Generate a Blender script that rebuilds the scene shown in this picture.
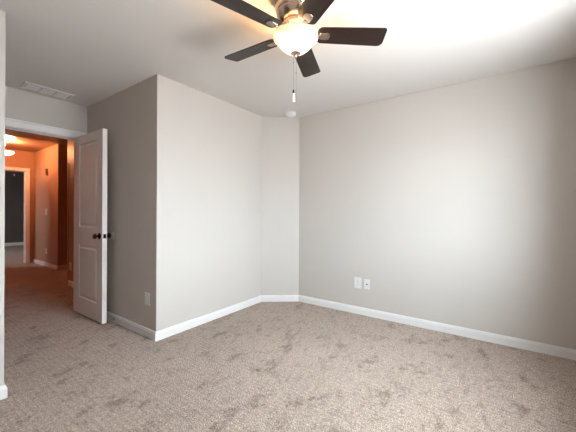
import bpy, bmesh, math, random
from mathutils import Vector, Matrix
random.seed(3)
PI = math.pi
S = bpy.context.scene
COL = S.collection
for o in list(bpy.data.objects):
    bpy.data.objects.remove(o)

# ------------------------------------------------------------------ camera
F_PX, CAM_H, YAW, ROLL = 296.0, 1.183, math.radians(35.3), 0.0045
cd = bpy.data.cameras.new('camera')
cd.sensor_width = 36.0
cd.lens = 36.0 * F_PX / 576.0
cd.shift_y = -4.0 / 576.0
cd.clip_start = 0.02
cam = bpy.data.objects.new('camera', cd)
COL.objects.link(cam)
fwd = Vector((math.cos(YAW), math.sin(YAW), 0))
rgt = Vector((math.sin(YAW), -math.cos(YAW), 0))
up = Vector((0, 0, 1))
r2 = rgt * math.cos(ROLL) + up * math.sin(ROLL)
u2 = up * math.cos(ROLL) - rgt * math.sin(ROLL)
m3 = Matrix((r2, u2, -fwd)).transposed()
cam.matrix_world = Matrix.Translation((0, 0, CAM_H)) @ m3.to_4x4()
S.camera = cam

# ------------------------------------------------------------------ world, daylight, exposure
SKY_STRENGTH = 35.0
w = bpy.data.worlds.new('sky')
S.world = w
w.use_nodes = True
nt = w.node_tree
nt.nodes.clear()
tc = nt.nodes.new('ShaderNodeTexCoord')
sx = nt.nodes.new('ShaderNodeSeparateXYZ')
rp = nt.nodes.new('ShaderNodeValToRGB')
rp.color_ramp.elements[0].position = 0.46
rp.color_ramp.elements[0].color = (0.56, 0.55, 0.56, 1)
rp.color_ramp.elements[1].position = 0.54
rp.color_ramp.elements[1].color = (0.86, 0.93, 1.0, 1)
mr = nt.nodes.new('ShaderNodeMapRange')
mr.inputs['From Min'].default_value = -1
mr.inputs['From Max'].default_value = 1
bg = nt.nodes.new('ShaderNodeBackground')
bg.inputs['Strength'].default_value = SKY_STRENGTH
wo = nt.nodes.new('ShaderNodeOutputWorld')
nt.links.new(tc.outputs['Generated'], sx.inputs[0])
nt.links.new(sx.outputs['Z'], mr.inputs['Value'])
nt.links.new(mr.outputs[0], rp.inputs[0])
nt.links.new(rp.outputs[0], bg.inputs['Color'])
nt.links.new(bg.outputs[0], wo.inputs[0])


def portal(name, loc, rot, sx_, sy_):
    l = bpy.data.lights.new(name, 'AREA')
    l.shape = 'RECTANGLE'
    l.size, l.size_y = sx_, sy_
    l.cycles.is_portal = True
    o = bpy.data.objects.new(name, l)
    o.location, o.rotation_euler = loc, rot
    COL.objects.link(o)


REAR_Y = -0.56
SIDE_X = -0.50
WIN = (0.90, 2.30, 0.85, 2.12)      # rear window x0 x1 z0 z1
portal('daylight_portal', ((WIN[0] + WIN[1]) / 2, REAR_Y - 0.13, (WIN[2] + WIN[3]) / 2), (PI / 2, 0, PI), WIN[1] - WIN[0], WIN[3] - WIN[2])
FWIN = (10.3, 11.2, 0.9, 2.0)       # window of the far room, y0 y1 z0 z1
portal('far_daylight_portal', (-1.14, (FWIN[0] + FWIN[1]) / 2, (FWIN[2] + FWIN[3]) / 2), (PI / 2, 0, -PI / 2), FWIN[1] - FWIN[0], FWIN[3] - FWIN[2])

S.view_settings.view_transform = 'Standard'
S.view_settings.look = 'None'
S.view_settings.gamma = 1
S.view_settings.use_curve_mapping = False
S.view_settings.exposure = 0.05
S.cycles.max_bounces = 14
S.cycles.diffuse_bounces = 10
S.cycles.transparent_max_bounces = 12
S.cycles.caustics_reflective = False
S.cycles.caustics_refractive = False
S.cycles.sample_clamp_indirect = 6
S.cycles.use_denoising = True

FAN_LAMP_W = 18.0
HALL_LAMP_W = 76.0


# ------------------------------------------------------------------ materials
def mat(name, col, rough=0.6, metal=0.0, spec=0.5, bump=None, noise=None, coat=0):
    m = bpy.data.materials.new(name)
    m.use_nodes = True
    t = m.node_tree
    b = t.nodes['Principled BSDF']
    b.inputs['Base Color'].default_value = (*col, 1)
    b.inputs['Roughness'].default_value = rough
    b.inputs['Metallic'].default_value = metal
    b.inputs['Specular IOR Level'].default_value = spec
    b.inputs['Coat Weight'].default_value = coat
    if bump or noise:
        c = t.nodes.new('ShaderNodeTexCoord')
    if noise:
        sc, amt = noise
        n = t.nodes.new('ShaderNodeTexNoise')
        n.inputs['Scale'].default_value = sc
        n.inputs['Detail'].default_value = 4
        t.links.new(c.outputs['Object'], n.inputs['Vector'])
        r = t.nodes.new('ShaderNodeValToRGB')
        r.color_ramp.elements[0].position = 0.3
        r.color_ramp.elements[1].position = 0.7
        r.color_ramp.elements[0].color = (*[x * (1 - amt) for x in col], 1)
        r.color_ramp.elements[1].color = (*[min(1, x * (1 + amt)) for x in col], 1)
        t.links.new(n.outputs['Fac'], r.inputs[0])
        t.links.new(r.outputs[0], b.inputs['Base Color'])
    if bump:
        sc, st, dist = bump
        n = t.nodes.new('ShaderNodeTexNoise')
        n.inputs['Scale'].default_value = sc
        n.inputs['Detail'].default_value = 3
        t.links.new(c.outputs['Object'], n.inputs['Vector'])
        bp = t.nodes.new('ShaderNodeBump')
        bp.inputs['Strength'].default_value = st
        bp.inputs['Distance'].default_value = dist
        t.links.new(n.outputs['Fac'], bp.inputs['Height'])
        t.links.new(bp.outputs[0], b.inputs['Normal'])
    return m


M_WALL = mat('greige_wall_paint', (0.63, 0.597, 0.57), 0.75, spec=0.35, bump=(180, 0.12, 0.002), noise=(1.3, 0.012))
M_CEIL = mat('white_ceiling_paint', (0.85, 0.84, 0.83), 0.9, spec=0.2, bump=(220, 0.2, 0.002), noise=(1.0, 0.01))
M_HALLWALL = mat('hall_wall_lamp_tint', (0.42, 0.26, 0.17), 0.42, spec=0.5, bump=(180, 0.12, 0.002), noise=(1.3, 0.015))  # hall walls and ceiling: base colour browned to hold the lamp's orange against daylight
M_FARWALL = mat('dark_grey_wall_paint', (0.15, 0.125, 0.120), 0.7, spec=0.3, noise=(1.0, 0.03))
M_TRIM = mat('white_gloss_trim_paint', (0.91, 0.91, 0.92), 0.32, noise=(3, 0.01))
M_DOOR = mat('white_door_paint', (0.90, 0.87, 0.84), 0.3, noise=(2.5, 0.012), bump=(60, 0.04, 0.001))
M_PLATE = mat('white_plastic', (0.82, 0.83, 0.84), 0.35, noise=(20, 0.01))
M_SLOT = mat('dark_slot', (0.03, 0.03, 0.035), 0.6, noise=(50, 0.1))
M_BRONZE = mat('oil_rubbed_bronze', (0.03, 0.018, 0.012), 0.22, metal=0.85, noise=(40, 0.2))
M_NICKEL = mat('brushed_nickel', (0.66, 0.54, 0.45), 0.24, metal=1.0, noise=(60, 0.08))
M_BRASS = mat('aged_brass', (0.35, 0.24, 0.12), 0.35, metal=1.0, noise=(60, 0.1))
M_RUBBER = mat('white_rubber', (0.75, 0.76, 0.74), 0.6, noise=(30, 0.02))
M_DETECT = mat("detector_plastic", (0.93, 0.93, 0.93), 0.45, noise=(30, 0.01))
M_CHAIN = mat('steel_chain', (0.4, 0.38, 0.36), 0.4, metal=0.8, noise=(90, 0.1))
M_PULL = mat('white_pull_plastic', (0.85, 0.83, 0.82), 0.35, noise=(30, 0.01))


def wood_material():
    m = bpy.data.materials.new('dark_walnut_blade')
    m.use_nodes = True
    t = m.node_tree
    b = t.nodes['Principled BSDF']
    b.inputs['Roughness'].default_value = 0.38
    b.inputs['Specular IOR Level'].default_value = 0.3
    c = t.nodes.new('ShaderNodeTexCoord')
    mp = t.nodes.new('ShaderNodeMapping')
    mp.inputs['Scale'].default_value = (2.0, 40, 40)
    n = t.nodes.new('ShaderNodeTexNoise')
    n.inputs['Scale'].default_value = 3
    n.inputs['Detail'].default_value = 5
    r = t.nodes.new('ShaderNodeValToRGB')
    r.color_ramp.elements[0].position = 0.35
    r.color_ramp.elements[0].color = (0.010, 0.0045, 0.004, 1)
    r.color_ramp.elements[1].position = 0.7
    r.color_ramp.elements[1].color = (0.026, 0.011, 0.008, 1)
    t.links.new(c.outputs['Object'], mp.inputs[0])
    t.links.new(mp.outputs[0], n.inputs['Vector'])
    t.links.new(n.outputs['Fac'], r.inputs[0])
    t.links.new(r.outputs[0], b.inputs['Base Color'])
    return m


M_BLADE = wood_material()


def glow_glass(name, edge, core, strength, z_rim, z_low):
    """Frosted lamp glass: it gives off the light of the bulbs behind it, most where they sit."""
    m = bpy.data.materials.new(name)
    m.use_nodes = True
    t = m.node_tree
    b = t.nodes['Principled BSDF']
    b.inputs['Base Color'].default_value = (0.55, 0.5, 0.42, 1)
    b.inputs['Roughness'].default_value = 0.3
    c = t.nodes.new('ShaderNodeTexCoord')
    n = t.nodes.new('ShaderNodeTexNoise')
    n.inputs['Scale'].default_value = 9
    n.inputs['Detail'].default_value = 2
    sp = t.nodes.new('ShaderNodeSeparateXYZ')
    mz = t.nodes.new('ShaderNodeMapRange')
    mz.inputs['From Min'].default_value = z_rim
    mz.inputs['From Max'].default_value = z_low
    mz.inputs['To Min'].default_value = -0.35
    mz.inputs['To Max'].default_value = 0.25
    ad = t.nodes.new('ShaderNodeMath')
    r = t.nodes.new('ShaderNodeValToRGB')
    r.color_ramp.elements[0].position = 0.3
    r.color_ramp.elements[0].color = (*edge, 1)
    r.color_ramp.elements[1].position = 0.62
    r.color_ramp.elements[1].color = (*core, 1)
    t.links.new(c.outputs['Object'], n.inputs['Vector'])
    t.links.new(c.outputs['Object'], sp.inputs[0])
    t.links.new(sp.outputs['Z'], mz.inputs['Value'])
    t.links.new(n.outputs['Fac'], ad.inputs[0])
    t.links.new(mz.outputs[0], ad.inputs[1])
    t.links.new(ad.outputs[0], r.inputs[0])
    t.links.new(r.outputs[0], b.inputs['Emission Color'])
    b.inputs['Emission Strength'].default_value = strength
    return m


M_BOWL = glow_glass('lit_alabaster_glass', (0.62, 0.42, 0.21), (1.0, 0.88, 0.68), 1.45, -0.21, -0.27)
M_HALLBOWL = glow_glass('lit_hall_glass', (1.0, 0.80, 0.55), (1.0, 0.9, 0.75), 2.5, -0.2, -0.25)


def pane_material():
    m = bpy.data.materials.new('window_glass')
    m.use_nodes = True
    t = m.node_tree
    t.nodes.clear()
    tr = t.nodes.new('ShaderNodeBsdfTransparent')
    tr.inputs[0].default_value = (0.96, 0.98, 0.97, 1)
    gl = t.nodes.new('ShaderNodeBsdfGlossy')
    gl.inputs['Roughness'].default_value = 0.02
    mx = t.nodes.new('ShaderNodeMixShader')
    mx.inputs[0].default_value = 0.06
    out = t.nodes.new('ShaderNodeOutputMaterial')
    t.links.new(tr.outputs[0], mx.inputs[1])
    t.links.new(gl.outputs[0], mx.inputs[2])
    t.links.new(mx.outputs[0], out.inputs[0])
    return m


M_PANE = pane_material()


def carpet_material():
    m = bpy.data.materials.new('beige_frieze_carpet')
    m.use_nodes = True
    t = m.node_tree
    L = t.links.new
    b = t.nodes['Principled BSDF']
    b.inputs['Roughness'].default_value = 1.0
    b.inputs['Specular IOR Level'].default_value = 0.05
    b.inputs['Sheen Weight'].default_value = 0.15
    c = t.nodes.new('ShaderNodeTexCoord')

    def noise(scale, detail=2, rough=0.5, vec=None, dist=0.0):
        n = t.nodes.new('ShaderNodeTexNoise')
        n.inputs['Scale'].default_value = scale
        n.inputs['Detail'].default_value = detail
        n.inputs['Roughness'].default_value = rough
        n.inputs['Distortion'].default_value = dist
        L(vec or c.outputs['Object'], n.inputs['Vector'])
        return n.outputs['Fac']

    def ramp(src, p0, c0, p1, c1, tint=1.0):
        r = t.nodes.new('ShaderNodeValToRGB')
        r.color_ramp.elements[0].position = p0
        r.color_ramp.elements[1].position = p1
        r.color_ramp.elements[0].color = (c0, c0 * tint, c0 * tint * tint, 1)
        r.color_ramp.elements[1].color = (c1, c1, c1, 1)
        L(src, r.inputs[0])
        return r.outputs[0]

    def mul(a, bb):
        x = t.nodes.new('ShaderNodeMix')
        x.data_type = 'RGBA'
        x.blend_type = 'MULTIPLY'
        x.inputs[0].default_value = 1
        L(a, x.inputs[6])
        L(bb, x.inputs[7])
        return x.outputs[2]

    # tuft grain
    grain = ramp(noise(140, 3, 0.8), 0.37, 0.30, 0.65, 1.58)
    grain2 = ramp(noise(38, 4, 0.7), 0.36, 0.80, 0.66, 1.16)
    # crushed / brushed pile patches (irregular, footprint sized)
    mp = t.nodes.new('ShaderNodeMapping')
    mp.inputs['Rotation'].default_value = (0, 0, -0.6)
    mp.inputs['Scale'].default_value = (1.0, 1.5, 1)
    L(c.outputs['Object'], mp.inputs[0])
    patch = ramp(noise(3.6, 8, 0.72, mp.outputs[0], 0.0), 0.36, 0.62, 0.455, 1.0, 0.95)
    patch2 = ramp(noise(10.0, 6, 0.75, mp.outputs[0], 0.0), 0.36, 0.72, 0.47, 1.0, 0.97)
    broad = ramp(noise(1.1, 2, 0.5), 0.3, 0.93, 0.7, 1.05)
    # vacuum / weave lines running along the room
    wv = t.nodes.new('ShaderNodeTexWave')
    wv.wave_type = 'BANDS'
    wv.bands_direction = 'X'
    wv.inputs['Scale'].default_value = 9.0
    wv.inputs['Distortion'].default_value = 2.5
    wv.inputs['Detail'].default_value = 3
    wv.inputs['Detail Scale'].default_value = 2.5
    L(c.outputs['Object'], wv.inputs['Vector'])
    lines = ramp(wv.outputs['Fac'], 0.0, 0.91, 1.0, 1.04)
    base = t.nodes.new('ShaderNodeRGB')
    base.outputs[0].default_value = (0.505, 0.41, 0.352, 1)
    col = base.outputs[0]
    for x in (grain, grain2, patch, patch2, broad, lines):
        col = mul(col, x)
    L(col, b.inputs['Base Color'])
    bp = t.nodes.new('ShaderNodeBump')
    bp.inputs['Strength'].default_value = 0.7
    bp.inputs['Distance'].default_value = 0.012
    L(noise(110, 3, 0.7), bp.inputs['Height'])
    L(bp.outputs[0], b.inputs['Normal'])
    return m


M_CARPET = carpet_material()


# ------------------------------------------------------------------ mesh helpers
def link(name, bm, m, parent=None, smooth=False, loc=None, rot=None, bevel=None):
    me = bpy.data.meshes.new(name)
    bmesh.ops.recalc_face_normals(bm, faces=bm.faces)
    if smooth:
        for f in bm.faces:
            f.smooth = True
    bm.to_mesh(me)
    bm.free()
    me.materials.append(m)
    o = bpy.data.objects.new(name, me)
    COL.objects.link(o)
    if parent:
        o.parent = parent
    if loc is not None:
        o.location = loc
    if rot is not None:
        o.rotation_euler = rot
    if bevel:
        md = o.modifiers.new('bevel', 'BEVEL')
        md.width = bevel
        md.segments = 2
        md.limit_method = 'ANGLE'
    if smooth:
        md = o.modifiers.new('edges', 'EDGE_SPLIT')
        md.split_angle = math.radians(40)
    return o


def box(bm, x0, x1, y0, y1, z0, z1):
    v = [bm.verts.new((x, y, z)) for z in (z0, z1) for x, y in ((x0, y0), (x1, y0), (x1, y1), (x0, y1))]
    for f in ((0, 3, 2, 1), (4, 5, 6, 7), (0, 1, 5, 4), (1, 2, 6, 5), (2, 3, 7, 6), (3, 0, 4, 7)):
        bm.faces.new([v[i] for i in f])


def boxes(*bs):
    bm = bmesh.new()
    for b in bs:
        box(bm, *b)
    return bm


def prism(pts, z0, z1):
    bm = bmesh.new()
    a = [bm.verts.new((x, y, z0)) for x, y in pts]
    b = [bm.verts.new((x, y, z1)) for x, y in pts]
    bm.faces.new(a[::-1])
    bm.faces.new(b)
    n = len(pts)
    for i in range(n):
        bm.faces.new((a[i], a[(i + 1) % n], b[(i + 1) % n], b[i]))
    return bm


def lathe(prof, seg=32, bm=None, mtx=None):
    """prof: list of (r, z); closed at the axis where r == 0."""
    bm = bm or bmesh.new()
    rings = []
    for r, z in prof:
        if r < 1e-6:
            rings.append([bm.verts.new((0, 0, z))])
        else:
            rings.append([bm.verts.new((r * math.cos(2 * PI * i / seg), r * math.sin(2 * PI * i / seg), z)) for i in range(seg)])
    for a, b in zip(rings, rings[1:]):
        for i in range(seg):
            j = (i + 1) % seg
            if len(a) == 1 and len(b) == 1:
                continue
            if len(a) == 1:
                bm.faces.new((a[0], b[i], b[j]))
            elif len(b) == 1:
                bm.faces.new((a[i], a[j], b[0]))
            else:
                bm.faces.new((a[i], a[j], b[j], b[i]))
    if mtx is not None:
        vs = [v for r in rings for v in r]
        bmesh.ops.transform(bm, matrix=mtx, verts=vs)
    return bm


def tube(p, q, r, seg=8, bm=None):
    p, q = Vector(p), Vector(q)
    d = q - p
    mt = Matrix.Translation(p) @ d.to_track_quat('Z', 'Y').to_matrix().to_4x4()
    return lathe([(0, 0), (r, 0), (r, d.length), (0, d.length)], seg, bm, mt)


def empty(name, loc, rz=0.0):
    o = bpy.data.objects.new(name, None)
    o.empty_display_size = 0.05
    o.location = loc
    o.rotation_euler = (0, 0, rz)
    COL.objects.link(o)
    return o


def tag(o, label, cat, group=None):
    o['label'] = label
    o['category'] = cat
    if group:
        o['group'] = group
    return o


def struct(o, label, cat):
    o['kind'] = 'structure'
    return tag(o, label, cat)


# ------------------------------------------------------------------ the shell
CEIL = 2.44
HALLC = 2.53
XR, XD, XP = 3.29, 1.513, 0.492      # right wall, alcove wall, left outer corner
YL, YD = 2.54, 4.05                 # long wall, door wall
T = 0.12
DX0, DX1, DZ = 0.70, 1.432, 2.045    # bedroom doorway

struct(link('floor', boxes((-1.2, 3.6, REAR_Y - T, 13.6, -0.12, 0.0)), M_CARPET), 'beige cut pile carpet running from the bedroom into the hall', 'carpet floor')
struct(link('ceiling', boxes((SIDE_X - T, XR + T, REAR_Y - T, YL + T, CEIL, CEIL + 0.12), (XP - T, XD + T, YL + T, YD + T, CEIL, CEIL + 0.12)), M_CEIL), 'flat white bedroom ceiling', 'ceiling')
struct(link('wall_right', boxes((XR, XR + T, REAR_Y - T, YL + T, 0, CEIL)), M_WALL), 'plain greige wall on the right with two cover plates', 'wall')
struct(link('wall_corner', prism([(XR, 2.15), (XR, YL), (2.975, YL)], 0, CEIL), M_WALL), 'narrow angled greige wall across the far corner', 'wall')
struct(link('wall_back', boxes((XD, XR, YL, YL + T, 0, CEIL)), M_WALL), 'bright greige wall between the alcove and the angled corner', 'wall')
struct(link('wall_alcove', boxes((XD, XD + T, YL + T, YD, 0, CEIL)), M_WALL), 'shaded greige alcove wall behind the open door', 'wall')
struct(link('wall_doorway', boxes((0.1, DX0, YD, YD + T, 0, HALLC), (DX1, XD, YD, YD + T, 0, CEIL), (XD, 1.95, YD + 0.001, YD + T, 0, HALLC), (DX0, DX1, YD, YD + T, DZ, CEIL)), M_WALL), 'greige wall above and around the bedroom doorway', 'wall')
struct(link('wall_left', boxes((SIDE_X - T, XP, YL, YL + T, 0, CEIL), (XP - T, XP, YL + T, YD, 0, CEIL)), M_WALL), 'greige outer corner of the wall at the left picture edge', 'wall')
struct(link('wall_side', boxes((SIDE_X - T, SIDE_X, REAR_Y - T, YL, 0, CEIL)), M_WALL), 'greige side wall beside the camera', 'wall')
struct(link('wall_rear', boxes((SIDE_X, WIN[0], REAR_Y - T, REAR_Y, 0, CEIL), (WIN[1], XR, REAR_Y - T, REAR_Y, 0, CEIL),
                               (WIN[0], WIN[1], REAR_Y - T, REAR_Y, 0, WIN[2]), (WIN[0], WIN[1], REAR_Y - T, REAR_Y, WIN[3], CEIL)), M_WALL),
       'greige window wall behind the camera', 'wall')

# hall
HX, HY0, HY1 = 2.18, 7.20, 8.70
struct(link('wall_hall_right', boxes((HX, 3.3, HY0, HY1 + T, 0, HALLC)), M_HALLWALL), 'lamp-tinted hall wall with a switch and an outlet, lit orange', 'wall')
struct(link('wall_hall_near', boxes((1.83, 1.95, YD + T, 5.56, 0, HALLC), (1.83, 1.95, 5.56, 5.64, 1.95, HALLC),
                                    (1.92, 1.95, 5.56, 5.60, 0, 1.95), (1.83, 1.95, 5.60, 5.64, 0, 1.95)), M_HALLWALL), 'near lamp-tinted hall wall just past the open door', 'wall')
struct(link('wall_hall_end', boxes((0.1, 1.05, HY1, HY1 + T, 0, HALLC), (2.04, HX, HY1, HY1 + T, 0, HALLC), (1.05, 2.04, HY1, HY1 + T, 2.08, HALLC)), M_HALLWALL), 'lamp-tinted wall at the hall end around the far doorway', 'wall')
struct(link('wall_hall_left', boxes((0.1, 0.22, YD + T, HY1, 0, HALLC)), M_HALLWALL), 'lamp-tinted left hall wall', 'wall')
struct(link('wall_hall_side', boxes((3.3, 3.42, YD + T, HY1 + T, 0, HALLC), (1.95, 3.3, YD, YD + T, 0, HALLC)), M_HALLWALL), 'lamp-tinted wall of the side passage', 'wall')
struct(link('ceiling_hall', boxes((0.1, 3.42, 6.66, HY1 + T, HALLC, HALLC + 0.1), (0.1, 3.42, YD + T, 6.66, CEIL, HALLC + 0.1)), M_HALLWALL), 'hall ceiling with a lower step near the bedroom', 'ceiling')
# far room
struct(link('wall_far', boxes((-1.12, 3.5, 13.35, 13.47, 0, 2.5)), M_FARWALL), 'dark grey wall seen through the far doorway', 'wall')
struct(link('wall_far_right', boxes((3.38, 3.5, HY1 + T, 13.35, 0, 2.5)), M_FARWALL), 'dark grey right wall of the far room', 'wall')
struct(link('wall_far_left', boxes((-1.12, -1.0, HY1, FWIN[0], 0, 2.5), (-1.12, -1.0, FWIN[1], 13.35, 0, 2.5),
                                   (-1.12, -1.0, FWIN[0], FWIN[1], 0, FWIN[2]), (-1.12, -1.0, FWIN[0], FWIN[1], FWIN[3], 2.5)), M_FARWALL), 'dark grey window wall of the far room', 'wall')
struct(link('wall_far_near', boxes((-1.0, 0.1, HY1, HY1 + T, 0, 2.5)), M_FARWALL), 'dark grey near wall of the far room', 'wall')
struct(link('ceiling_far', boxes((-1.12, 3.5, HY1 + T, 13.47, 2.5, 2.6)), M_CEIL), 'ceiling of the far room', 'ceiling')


# windows
def window(name, label, cx, cy, rz, wid, z0, z1):
    t = empty(name, (cx, cy, z0), rz)       # local x along the wall, local +y into the room
    struct(t, label, 'window')
    h = z1 - z0
    a, d = wid / 2, 0.045
    link('window_frame', boxes((-a, -a + d, -0.10, -0.03, 0, h), (a - d, a, -0.10, -0.03, 0, h), (-a + d, a - d, -0.10, -0.03, 0, d),
                               (-a + d, a - d, -0.10, -0.03, h - d, h), (-0.03, 0.03, -0.10, -0.03, d, h - d)), M_TRIM, t, bevel=0.003)
    link('sash_rail', boxes((-a + d, -0.03, -0.085, -0.045, h / 2 - 0.02, h / 2 + 0.02), (0.03, a - d, -0.085, -0.045, h / 2 - 0.02, h / 2 + 0.02)), M_TRIM, t, bevel=0.003)
    link('window_pane', boxes((-a + d, -0.03, -0.068, -0.064, d, h - d), (0.03, a - d, -0.068, -0.064, d, h - d)), M_PANE, t)
    link('window_sill', boxes((-a - 0.04, a + 0.04, -0.03, 0.03, -0.02, 0.0)), M_TRIM, t, bevel=0.003)
    return t


window('window_1', 'white double sash window behind the camera', (WIN[0] + WIN[1]) / 2, REAR_Y, 0, WIN[1] - WIN[0], WIN[2], WIN[3])
window('window_2', 'white double sash window of the far room', -1.0, (FWIN[0] + FWIN[1]) / 2, -PI / 2, FWIN[1] - FWIN[0], FWIN[2], FWIN[3])


# baseboards: swept profile with mitred corners, room on the left of the path
def baseboards(path, names, h=0.085, t=0.014, starts=None):
    n = len(path)
    P = [Vector(p) for p in path]
    nor = []
    for a, b in zip(P, P[1:]):
        d = (b - a).normalized()
        nor.append(Vector((-d.y, d.x)))
    off = []
    for i in range(n):
        if i == 0:
            off.append(nor[0])
        elif i == n - 1:
            off.append(nor[-1])
        else:
            s = nor[i - 1] + nor[i]
            off.append(s / (s.dot(nor[i])))
    prof = [(0, 0.001), (t, 0.001), (t, h * 0.74), (t * 0.8, h * 0.80), (t * 0.72, h * 0.88), (t * 0.4, h * 0.97), (0, h)]
    for i, (nm, lab) in enumerate(names):
        bm = bmesh.new()
        r0 = [bm.verts.new((P[i].x + off[i].x * a, P[i].y + off[i].y * a, z)) for a, z in prof]
        r1 = [bm.verts.new((P[i + 1].x + off[i + 1].x * a, P[i + 1].y + off[i + 1].y * a, z)) for a, z in prof]
        k = len(prof)
        for j in range(k):
            bm.faces.new((r0[j], r0[(j + 1) % k], r1[(j + 1) % k], r1[j]))
        bm.faces.new(r0[::-1])
        bm.faces.new(r1)
        struct(link(nm, bm, M_TRIM), lab, 'baseboard')


baseboards([(XR, REAR_Y), (XR, 2.15), (2.975, YL), (XD, YL), (XD, YD)],
           [('baseboard_right', 'white baseboard along the right wall'), ('baseboard_corner', 'short white baseboard across the angled corner'),
            ('baseboard_back', 'white baseboard below the bright back wall'), ('baseboard_alcove', 'shaded white baseboard below the alcove wall')])
baseboards([(0.625, YD), (XP, YD), (XP, YL), (SIDE_X, YL), (SIDE_X, REAR_Y), (XR, REAR_Y)],
           [('baseboard_doorway_left', 'tiny white baseboard left of the doorway'), ('baseboard_passage', 'white baseboard on the left passage wall'),
            ('baseboard_left', 'white baseboard end at the left picture edge'), ('baseboard_side', 'white baseboard beside the camera'),
            ('baseboard_rear', 'white baseboard below the window')])
baseboards([(HX, HY1), (HX, HY0), (3.3, HY0)][::-1], [('baseboard_hall_passage', 'white baseboard round the hall corner'), ('baseboard_hall_right', 'white baseboard below the long lamp-tinted hall wall')])
baseboards([(1.83, YD + T), (1.83, 5.56)], [('baseboard_hall_near', 'short white baseboard on the near hall wall')])
baseboards([(3.38, 13.35), (-1.0, 13.35)], [('baseboard_far', 'white baseboard below the dark grey far wall')], h=0.11)


# door casings
def casing(name, label, x0, x1, zt, y, side, cw=0.075, jamb=True):
    """side -1: casing stands on the -y face of the wall at y (wall behind it, +y)."""
    t = empty(name, ((x0 + x1) / 2, y, 0))
    struct(t, label, 'door casing')
    a = (x1 - x0) / 2
    for sgn, yy in ((-1, 0.0), (1, T)):
        lo, hi = (yy - 0.016, yy) if sgn < 0 else (yy, yy + 0.016)
        lo2, hi2 = (yy - 0.022, yy - 0.016) if sgn < 0 else (yy + 0.016, yy + 0.022)
        link('casing', boxes((-a - cw, -a + 0.006, lo, hi, 0, zt + cw), (a - 0.006, a + cw, lo, hi, 0, zt + cw), (-a + 0.006, a - 0.006, lo, hi, zt - 0.006, zt + cw),
                             (-a - cw, -a - cw + 0.02, lo2, hi2, 0, zt + cw), (a + cw - 0.02, a + cw, lo2, hi2, 0, zt + cw), (-a - cw + 0.02, a + cw - 0.02, lo2, hi2, zt + cw - 0.02, zt + cw)), M_TRIM, t, bevel=0.002)
    if jamb:
        link('jamb', boxes((-a, -a + 0.012, 0, T, 0, zt), (a - 0.012, a, 0, T, 0, zt), (-a + 0.012, a - 0.012, 0, T, zt - 0.012, zt),
                           (-a + 0.012, -a + 0.022, 0.05, 0.08, 0, zt - 0.012), (a - 0.022, a - 0.012, 0.05, 0.08, 0, zt - 0.012), (-a + 0.022, a - 0.022, 0.05, 0.08, zt - 0.022, zt - 0.012)), M_TRIM, t)
    return t


casing('trim_1', 'white casing around the bedroom doorway', DX0, DX1, DZ, YD, -1)
casing('trim_2', 'white casing around the far doorway at the end of the hall', 1.05, 2.04, 2.08, HY1, -1, cw=0.06)


# ------------------------------------------------------------------ the open door
def door_leaf(wid, hgt, th, cuts_z, stile):
    """Two panel moulded leaf: local x = along the leaf, y = thickness, z = up."""
    bm = bmesh.new()
    xs = [0, stile, wid - stile, wid]
    zs = [0] + cuts_z + [hgt]
    rings = [(0.0, 0.0), (0.007, -0.009), (0.016, -0.011), (0.024, -0.010), (0.040, -0.002), (0.044, -0.001)]
    for y, s in ((0.0, 1), (th, -1)):
        for i in range(3):
            for j in range(len(zs) - 1):
                panel = (i == 1 and j in (1, 3))
                x0, x1, z0, z1 = xs[i], xs[i + 1], zs[j], zs[j + 1]
                if not panel:
                    bm.faces.new([bm.verts.new((x, y, z)) for x, z in ((x0, z0), (x1, z0), (x1, z1), (x0, z1))])
                    continue
                prev = None
                for ins, dep in rings:
                    cur = [bm.verts.new((x, y - s * dep, z)) for x, z in ((x0 + ins, z0 + ins), (x1 - ins, z0 + ins), (x1 - ins, z1 - ins), (x0 + ins, z1 - ins))]
                    if prev:
                        for k in range(4):
                            bm.faces.new((prev[k], prev[(k + 1) % 4], cur[(k + 1) % 4], cur[k]))
                    prev = cur
                bm.faces.new(prev)
    for a, b in (((0, 0), (0, hgt)), ((wid, 0), (wid, hgt))):
        x = a[0]
        bm.faces.new([bm.verts.new(v) for v in ((x, 0, 0), (x, th, 0), (x, th, hgt), (x, 0, hgt))])
    for z in (0, hgt):
        bm.faces.new([bm.verts.new(v) for v in ((0, 0, z), (wid, 0, z), (wid, th, z), (0, th, z))])
    bmesh.ops.remove_doubles(bm, verts=bm.verts, dist=1e-5)
    return bm


DOOR_W, DOOR_T = 0.715, 0.045
# local +x points from the hinge to the free edge (world -y); local +y is world +x
door = empty('door_1', (1.385, 4.04, 0.018), -PI / 2)
struct(door, 'white two panel bedroom door standing open against the alcove wall', 'door')
link('door_leaf', door_leaf(DOOR_W, 2.02, DOOR_T, [0.185, 0.785, 0.985, 1.925], 0.125), M_DOOR, door)


def knob_profile():
    return [(0, 0), (0.032, 0), (0.033, 0.004), (0.028, 0.009), (0.012, 0.012), (0.011, 0.026), (0.02, 0.031), (0.027, 0.040), (0.028, 0.050), (0.022, 0.060), (0.012, 0.064), (0, 0.065)]


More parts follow.
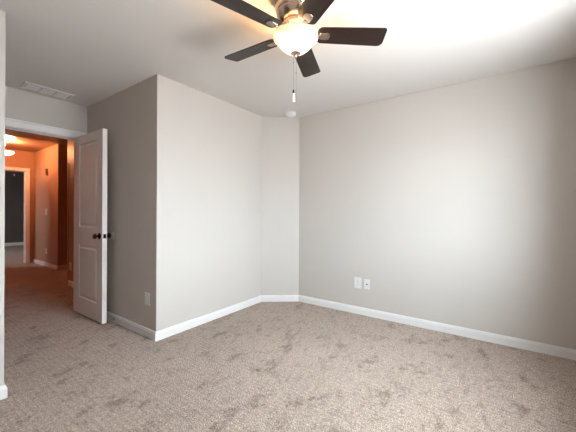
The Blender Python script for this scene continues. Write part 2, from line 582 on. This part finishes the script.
kx, kz = DOOR_W - 0.065, 0.905
k1 = link('door_knob', lathe(knob_profile(), 28, mtx=Matrix.Translation((kx, 0, kz)) @ Matrix.Rotation(PI / 2, 4, 'X')), M_BRONZE, door, smooth=True)
k1['label'] = 'dark bronze knob on the passage side'
k2 = link('door_knob', lathe(knob_profile(), 28, mtx=Matrix.Translation((kx, DOOR_T, kz)) @ Matrix.Rotation(-PI / 2, 4, 'X')), M_BRONZE, door, smooth=True)
k2['label'] = 'dark bronze knob facing the alcove wall'
lt = link('latch', boxes((DOOR_W, DOOR_W + 0.002, 0.010, 0.035, kz - 0.022, kz + 0.022), (DOOR_W + 0.002, DOOR_W + 0.010, 0.016, 0.029, kz - 0.009, kz + 0.009)), M_BRONZE, door)
lt['label'] = 'dark metal latch plate'
for hz in (0.2, 1.0, 1.78):
    bm = tube((-0.004, DOOR_T + 0.004, hz), (-0.004, DOOR_T + 0.004, hz + 0.09), 0.006, 10)
    link('hinge', bm, M_BRONZE, door, smooth=True)

bmp = link('wall_bumper', lathe([(0, 0), (0.042, 0), (0.044, 0.006), (0.040, 0.012), (0.02, 0.0135), (0.012, 0.007), (0, 0.006)], 28), M_RUBBER, None, smooth=True, loc=(XD, 3.372, 0.918), rot=(0, -PI / 2, 0))
tag(bmp, 'round white door bumper on the alcove wall behind the knob', 'door bumper')

st = empty('door_stop', (XD - 0.0142, 3.305, 0.045))
tag(st, 'small spring door stop with white tip on the alcove baseboard', 'door stop')
bm = bmesh.new()
pp = None
for i in range(97):
    a = i / 96 * 2 * PI * 8
    p = (-0.006 - 0.052 * i / 96, 0.006 * math.cos(a), 0.006 * math.sin(a))
    if pp:
        tube(pp, p, 0.0012, 5, bm)
    pp = p
lathe([(0, 0), (0.009, 0), (0.009, 0.005), (0, 0.006)], 14, bm, Matrix.Rotation(-PI / 2, 4, 'Y'))
link('spring', bm, M_CHAIN, st, smooth=True)
link('tip', lathe([(0, 0), (0.009, 0.001), (0.0095, 0.010), (0.007, 0.014), (0, 0.0145)], 16, mtx=Matrix.Translation((-0.056, 0, 0)) @ Matrix.Rotation(-PI / 2, 4, 'Y')), M_RUBBER, st, smooth=True)


# ------------------------------------------------------------------ plates on the walls
def plate(name, label, cat, loc, rz, kind='outlet', w_=0.07, h_=0.115, m=M_PLATE, group=None):
    """local +x comes out of the wall."""
    t = empty(name, loc, rz)
    tag(t, label, cat, group)
    link('cover_plate', boxes((0, 0.006, -w_ / 2, w_ / 2, -h_ / 2, h_ / 2)), m, t, bevel=0.0025)
    if kind == 'outlet':
        for s in (-1, 1):
            cz = s * 0.0195
            bm = lathe([(0, 0.006), (0.0165, 0.006), (0.0165, 0.0085), (0, 0.0085)], 20, mtx=Matrix.Translation((0, 0, cz)) @ Matrix.Rotation(PI / 2, 4, 'Y'))
            r = link('receptacle', bm, m, t)
            link('slot', boxes((0.0085, 0.0088, -0.007, -0.005, cz - 0.001, cz + 0.007), (0.0085, 0.0088, 0.005, 0.007, cz - 0.001, cz + 0.007), (0.0085, 0.0088, -0.002, 0.002, cz - 0.009, cz - 0.005)), M_SLOT, r)
        link('screw', lathe([(0, 0.006), (0.003, 0.006), (0.003, 0.0072), (0, 0.0075)], 10, mtx=Matrix.Rotation(PI / 2, 4, 'Y')), m, t)
    elif kind == 'coax':
        link('coax_jack', lathe([(0, 0.006), (0.009, 0.006), (0.009, 0.008), (0.0055, 0.009), (0.0055, 0.016), (0.003, 0.016), (0.003, 0.010), (0, 0.010)], 16, mtx=Matrix.Rotation(PI / 2, 4, 'Y')), M_SLOT, t)
        for s in (-1, 1):
            link('screw', lathe([(0, 0.006), (0.003, 0.006), (0.003, 0.0072), (0, 0.0075)], 10, mtx=Matrix.Translation((0, 0, s * 0.042)) @ Matrix.Rotation(PI / 2, 4, 'Y')), m, t)
    elif kind == 'rocker':
        link('rocker', boxes((0.006, 0.010, -0.017, 0.017, -0.033, 0.033)), m, t, bevel=0.002)
    elif kind == 'switch':
        for s in (-1, 1):
            link('toggle', boxes((0.006, 0.020, s * 0.023 - 0.005, s * 0.023 + 0.005, -0.004, 0.012)), m, t, bevel=0.002)
    return t


plate('power_outlet', 'wide white outlet plate on the right wall, left of the pair', 'outlet', (XR, 1.325, 0.362), PI, 'outlet', 0.088, 0.128)
plate('coax_plate', 'narrow white plate with dark centre jack on the right wall', 'cable plate', (XR, 1.217, 0.360), PI, 'coax', 0.068, 0.112)
plate('power_outlet', 'white outlet on the shaded alcove wall near its outer corner', 'outlet', (XD, 2.688, 0.358), PI, 'rocker', 0.080, 0.118)
plate('light_switch', 'double light switch halfway up the long lamp-tinted hall wall', 'light switch', (HX, 7.87, 1.16), PI, 'switch', 0.13, 0.14)
plate('power_outlet', 'low outlet on the long lamp-tinted hall wall below the switch', 'outlet', (HX, 7.86, 0.326), PI, 'outlet', 0.08, 0.12)
plate('power_outlet', 'low outlet on the near hall wall just left of the door', 'outlet', (1.83, 5.49, 0.311), PI, 'outlet', 0.08, 0.12)
ch = empty('door_chime', (HX, 7.82, 2.01), PI)
tag(ch, 'small dark chime box high on the long lamp-tinted hall wall', 'door chime')
link('chime_case', boxes((0, 0.035, -0.03, 0.03, -0.07, 0.07)), mat('chime_brown', (0.16, 0.10, 0.07), 0.5, noise=(20, 0.1)), ch, bevel=0.006)
link('chime_bar', boxes((0.035, 0.045, -0.06, 0.06, -0.008, 0.008)), M_BRASS, ch, bevel=0.003)


# ------------------------------------------------------------------ ceiling register
vx0, vx1, vy0, vy1 = 0.865, 1.282, 3.745, 3.945
vent = empty('ceiling_vent', ((vx0 + vx1) / 2, (vy0 + vy1) / 2, CEIL))
tag(vent, 'white rectangular three section air vent in the ceiling before the doorway', 'air vent')
a, b = (vx1 - vx0) / 2, (vy1 - vy0) / 2
bm = bmesh.new()
outer = [(-a, -b), (a, -b), (a, b), (-a, b)]
R_ = [(0, 0.0), (0, -0.003), (0.006, -0.009), (0.022, -0.011), (0.024, -0.004)]
prev = None
for ins, z in R_:
    cur = [bm.verts.new((x - math.copysign(ins, x), y - math.copysign(ins, y), z)) for x, y in outer]
    if prev:
        for k in range(4):
            bm.faces.new((prev[k], prev[(k + 1) % 4], cur[(k + 1) % 4], cur[k]))
    prev = cur
wx = (2 * a - 0.048) / 3
for s in (-0.5, 0.5):
    box(bm, s * wx - 0.007, s * wx + 0.007, -b + 0.022, b - 0.022, -0.010, -0.001)
link('vent_frame', bm, M_PLATE, vent)
link('vent_backing', boxes((-a + 0.02, a - 0.02, -b + 0.02, b - 0.02, -0.0012, -0.0002)), mat('duct_grey', (0.55, 0.54, 0.53), 0.8, noise=(20, 0.05)), vent)
for s in (-1, 0, 1):
    bm = bmesh.new()
    n = 11
    for i in range(n):
        yy = -b + 0.03 + (2 * b - 0.06) * i / (n - 1)
        v = [bm.verts.new(p) for p in ((s * wx - wx / 2 + 0.008, yy - 0.006, -0.003), (s * wx + wx / 2 - 0.008, yy - 0.006, -0.003), (s * wx + wx / 2 - 0.008, yy + 0.007, -0.009), (s * wx - wx / 2 + 0.008, yy + 0.007, -0.009))]
        u = [bm.verts.new((q.co.x, q.co.y + 0.0012, q.co.z + 0.0006)) for q in v]
        bm.faces.new(v)
        bm.faces.new(u[::-1])
        for k in range(4):
            bm.faces.new((v[k], u[k], u[(k + 1) % 4], v[(k + 1) % 4]))
    link('louvre_section', bm, M_PLATE, vent)

# ------------------------------------------------------------------ smoke detector
sd = empty('smoke_detector', (3.075, 2.14, CEIL))
tag(sd, 'round white smoke detector on the ceiling near the angled corner', 'smoke detector')
link('base_ring', lathe([(0, 0), (0.068, 0), (0.068, -0.006), (0.056, -0.008), (0.056, -0.012), (0, -0.012)], 36), M_DETECT, sd, smooth=True)
link('housing', lathe([(0, -0.012), (0.063, -0.012), (0.065, -0.018), (0.060, -0.036), (0.053, -0.046), (0.035, -0.051), (0, -0.052)], 36), M_DETECT, sd, smooth=True)
link('test_button', lathe([(0, -0.050), (0.010, -0.0505), (0.010, -0.054), (0, -0.0545)], 18, mtx=Matrix.Translation((-0.022, -0.01, 0))), M_PLATE, sd, smooth=True)

# ------------------------------------------------------------------ ceiling fan
FX, FY, FZ, FR, FPH = 1.463, 0.986, 2.238, 0.535, 2.7
fan = empty('ceiling_fan', (FX, FY, CEIL))
tag(fan, 'nickel ceiling fan with five dark wood blades and a lit glass bowl', 'ceiling fan')
Z = lambda z: z - CEIL
link('motor_housing', lathe([(0, 0), (0.118, 0), (0.124, -0.006), (0.124, -0.024), (0.117, -0.032), (0.121, -0.040), (0.121, -0.062), (0.112, -0.076), (0.116, -0.084), (0.110, -0.100), (0.088, -0.122), (0.074, -0.130), (0, -0.131)], 48), M_NICKEL, fan, smooth=True)
link('rotor_hub', lathe([(0, -0.131), (0.070, -0.131), (0.078, -0.138), (0.080, -0.158), (0.070, -0.168), (0, -0.169)], 48), M_NICKEL, fan, smooth=True)
link('switch_housing', lathe([(0, -0.169), (0.052, -0.169), (0.060, -0.178), (0.060, -0.192), (0.066, -0.200), (0.066, -0.206), (0, -0.207)], 48), M_NICKEL, fan, smooth=True)
zr = Z(2.228)
link('glass_bowl', lathe([(0.122, zr + 0.003), (0.128, zr + 0.004), (0.133, zr), (0.133, zr - 0.012), (0.124, zr - 0.020), (0.112, zr - 0.028), (0.102, zr - 0.046), (0.084, zr - 0.066), (0.062, zr - 0.084), (0.040, zr - 0.096), (0.020, zr - 0.101), (0, zr - 0.102),
                          (0, zr - 0.098), (0.018, zr - 0.097), (0.038, zr - 0.092), (0.059, zr - 0.080), (0.080, zr - 0.063), (0.098, zr - 0.043), (0.111, zr - 0.025), (0.117, zr - 0.013), (0.122, zr + 0.003)], 56), M_BOWL, fan, smooth=True)
link('bowl_rod', tube((0, 0, -0.207), (0, 0, zr - 0.098), 0.004, 10), M_NICKEL, fan, smooth=True)
fin = link('finial', lathe([(0, zr - 0.096), (0.027, zr - 0.0965), (0.029, zr - 0.101), (0.024, zr - 0.105), (0.014, zr - 0.109), (0.008, zr - 0.112), (0.010, zr - 0.117), (0.008, zr - 0.123), (0, zr - 0.125)], 28), M_NICKEL, fan, smooth=True)


def blade_bm():
    """local x outward from the fan axis, width along y."""
    bm = bmesh.new()
    r0, r1, w0, w1, th = 0.130, FR + 0.006, 0.060, 0.069, 0.006
    pts = []

    def arc(cx, cy, r, a0, a1, n=6):
        for i in range(n + 1):
            a_ = math.radians(a0 + (a1 - a0) * i / n)
            pts.append((cx + r * math.cos(a_), cy + r * math.sin(a_)))
    arc(r0 + 0.03, -w0 + 0.03, 0.03, 180, 270)
    arc(r1 - 0.024, -w1 + 0.018, 0.018, 270, 350)
    arc(r1 - 0.034, w1 - 0.034, 0.034, 10, 90)
    arc(r0 + 0.03, w0 - 0.03, 0.03, 90, 180)
    lo = [bm.verts.new((x, y, 0)) for x, y in pts]
    hi = [bm.verts.new((x, y, th)) for x, y in pts]
    bm.faces.new(lo[::-1])
    bm.faces.new(hi)
    for i in range(len(pts)):
        j = (i + 1) % len(pts)
        bm.faces.new((lo[i], lo[j], hi[j], hi[i]))
    return bm


def bracket_bm():
    bm = bmesh.new()
    # flat iron from the hub, then a rounded shield under the blade root
    box(bm, 0.060, 0.150, -0.013, 0.013, -0.010, -0.003)
    pts = [(0.140, -0.014), (0.150, -0.024), (0.185, -0.026), (0.200, -0.020), (0.206, 0), (0.200, 0.020), (0.185, 0.026), (0.150, 0.024), (0.140, 0.014)]
    lo = [bm.verts.new((x, y, -0.006)) for x, y in pts]
    hi = [bm.verts.new((x, y, -0.0005)) for x, y in pts]
    bm.faces.new(lo[::-1])
    bm.faces.new(hi)
    for i in range(len(pts)):
        j = (i + 1) % len(pts)
        bm.faces.new((lo[i], lo[j], hi[j], hi[i]))
    return bm


PITCH = math.radians(12)
blade_me = bracket_me = None
for k in range(5):
    # angle measured in the camera's floor frame (right = 0, ahead = 90), turned into world
    ang = math.radians(FPH + 72 * k)
    d = rgt * math.cos(ang) + fwd * math.sin(ang)
    wa = math.atan2(d.y, d.x)
    if k == 0:
        bl = link('blade', blade_bm(), M_BLADE, fan, bevel=0.0015)
        br = link('blade_bracket', bracket_bm(), M_NICKEL, fan, bevel=0.0015)
        b0, r0_ = bl, br
    else:
        bl, br = b0.copy(), r0_.copy()
        COL.objects.link(bl)
        COL.objects.link(br)
    for o in (bl, br):
        o.parent = fan
        o.location = (0, 0, Z(FZ))
        o.rotation_mode = 'XYZ'
        o.rotation_euler = (-PITCH, 0, wa)

# pull chains from the finial
cdir = rgt


def chain(off, z0, z1, beads, pull):
    bm = bmesh.new()
    x, y = (rgt * off).x, (rgt * off).y
    tube((x, y, z0), (x, y, z1), 0.0006, 6, bm)
    n = int((z0 - z1) / 0.006)
    for i in range(n):
        zz = z0 - 0.006 * i
        bmesh.ops.create_icosphere(bm, subdivisions=1, radius=0.0012, matrix=Matrix.Translation((x, y, zz)))
    for zz in beads:
        bmesh.ops.create_icosphere(bm, subdivisions=2, radius=0.0038, matrix=Matrix.Translation((x, y, zz)))
    c = link('pull_chain', bm, M_CHAIN, fan, smooth=True)
    if pull:
        p = link('pull_cap', lathe([(0, z1 + 0.016), (0.004, z1 + 0.015), (0.0055, z1 + 0.004), (0.005, z1 - 0.004), (0, z1 - 0.004)], 16, mtx=Matrix.Translation((x, y, 0))), M_BRONZE, c, smooth=True)
        link('pull_knob', lathe([(0, z1 - 0.004), (0.006, z1 - 0.005), (0.0075, z1 - 0.022), (0.0095, z1 - 0.045), (0.0085, z1 - 0.058), (0, z1 - 0.062)], 18, mtx=Matrix.Translation((x, y, 0))), M_PULL, c, smooth=True)
    return c


chain(-0.0115, zr - 0.118, Z(1.895), (Z(2.075),), True)
chain(0.0055, zr - 0.118, Z(1.835), (Z(2.012),), False)

def bulb(name, loc, watts, col, r=0.02):
    l = bpy.data.lights.new(name, 'POINT')
    l.energy, l.color, l.shadow_soft_size = watts, col, r
    o = bpy.data.objects.new(name, l)
    o.location = loc
    COL.objects.link(o)
    return o


for s in range(2):
    a_ = 0.9 + s * PI
    b_ = bulb('fan_bulb', (0.083 * math.cos(a_), 0.083 * math.sin(a_), zr - 0.012), FAN_LAMP_W / 2, (1.0, 0.56, 0.22), 0.02)
    b_.parent = fan

# ------------------------------------------------------------------ hall light
hl = empty('hall_ceiling_light', (1.475, 7.66, HALLC))
tag(hl, 'glowing hall ceiling light with pull chain at the left edge of the doorway', 'ceiling light')
link('canopy', lathe([(0, 0), (0.075, 0), (0.078, -0.008), (0.06, -0.03), (0.02, -0.045), (0.014, -0.06), (0.014, -0.19), (0.03, -0.205), (0, -0.206)], 32), M_NICKEL, hl, smooth=True)
link('glass_bowl', lathe([(0, -0.208), (0.03, -0.210), (0.10, -0.216), (0.14, -0.212), (0.145, -0.218), (0.135, -0.245), (0.105, -0.272), (0.06, -0.288), (0, -0.293)], 36), M_HALLBOWL, hl, smooth=True)
bm = tube((0.14, -0.0, -0.215), (0.14, -0.0, -0.64), 0.0025, 6)
bm2 = link('pull_chain', bm, M_CHAIN, hl, smooth=True)
link('pull_knob', lathe([(0, -0.63), (0.008, -0.64), (0.010, -0.665), (0, -0.675)], 12, mtx=Matrix.Translation((0.14, 0, 0))), M_PULL, bm2, smooth=True)
for a_ in (0.3, 0.3 + 2 * PI / 3, 0.3 + 4 * PI / 3):
    b_ = bulb('hall_bulb', (0.105 * math.cos(a_), 0.105 * math.sin(a_), -0.075), HALL_LAMP_W / 3, (1.0, 0.38, 0.16), 0.02)
    b_.parent = hl
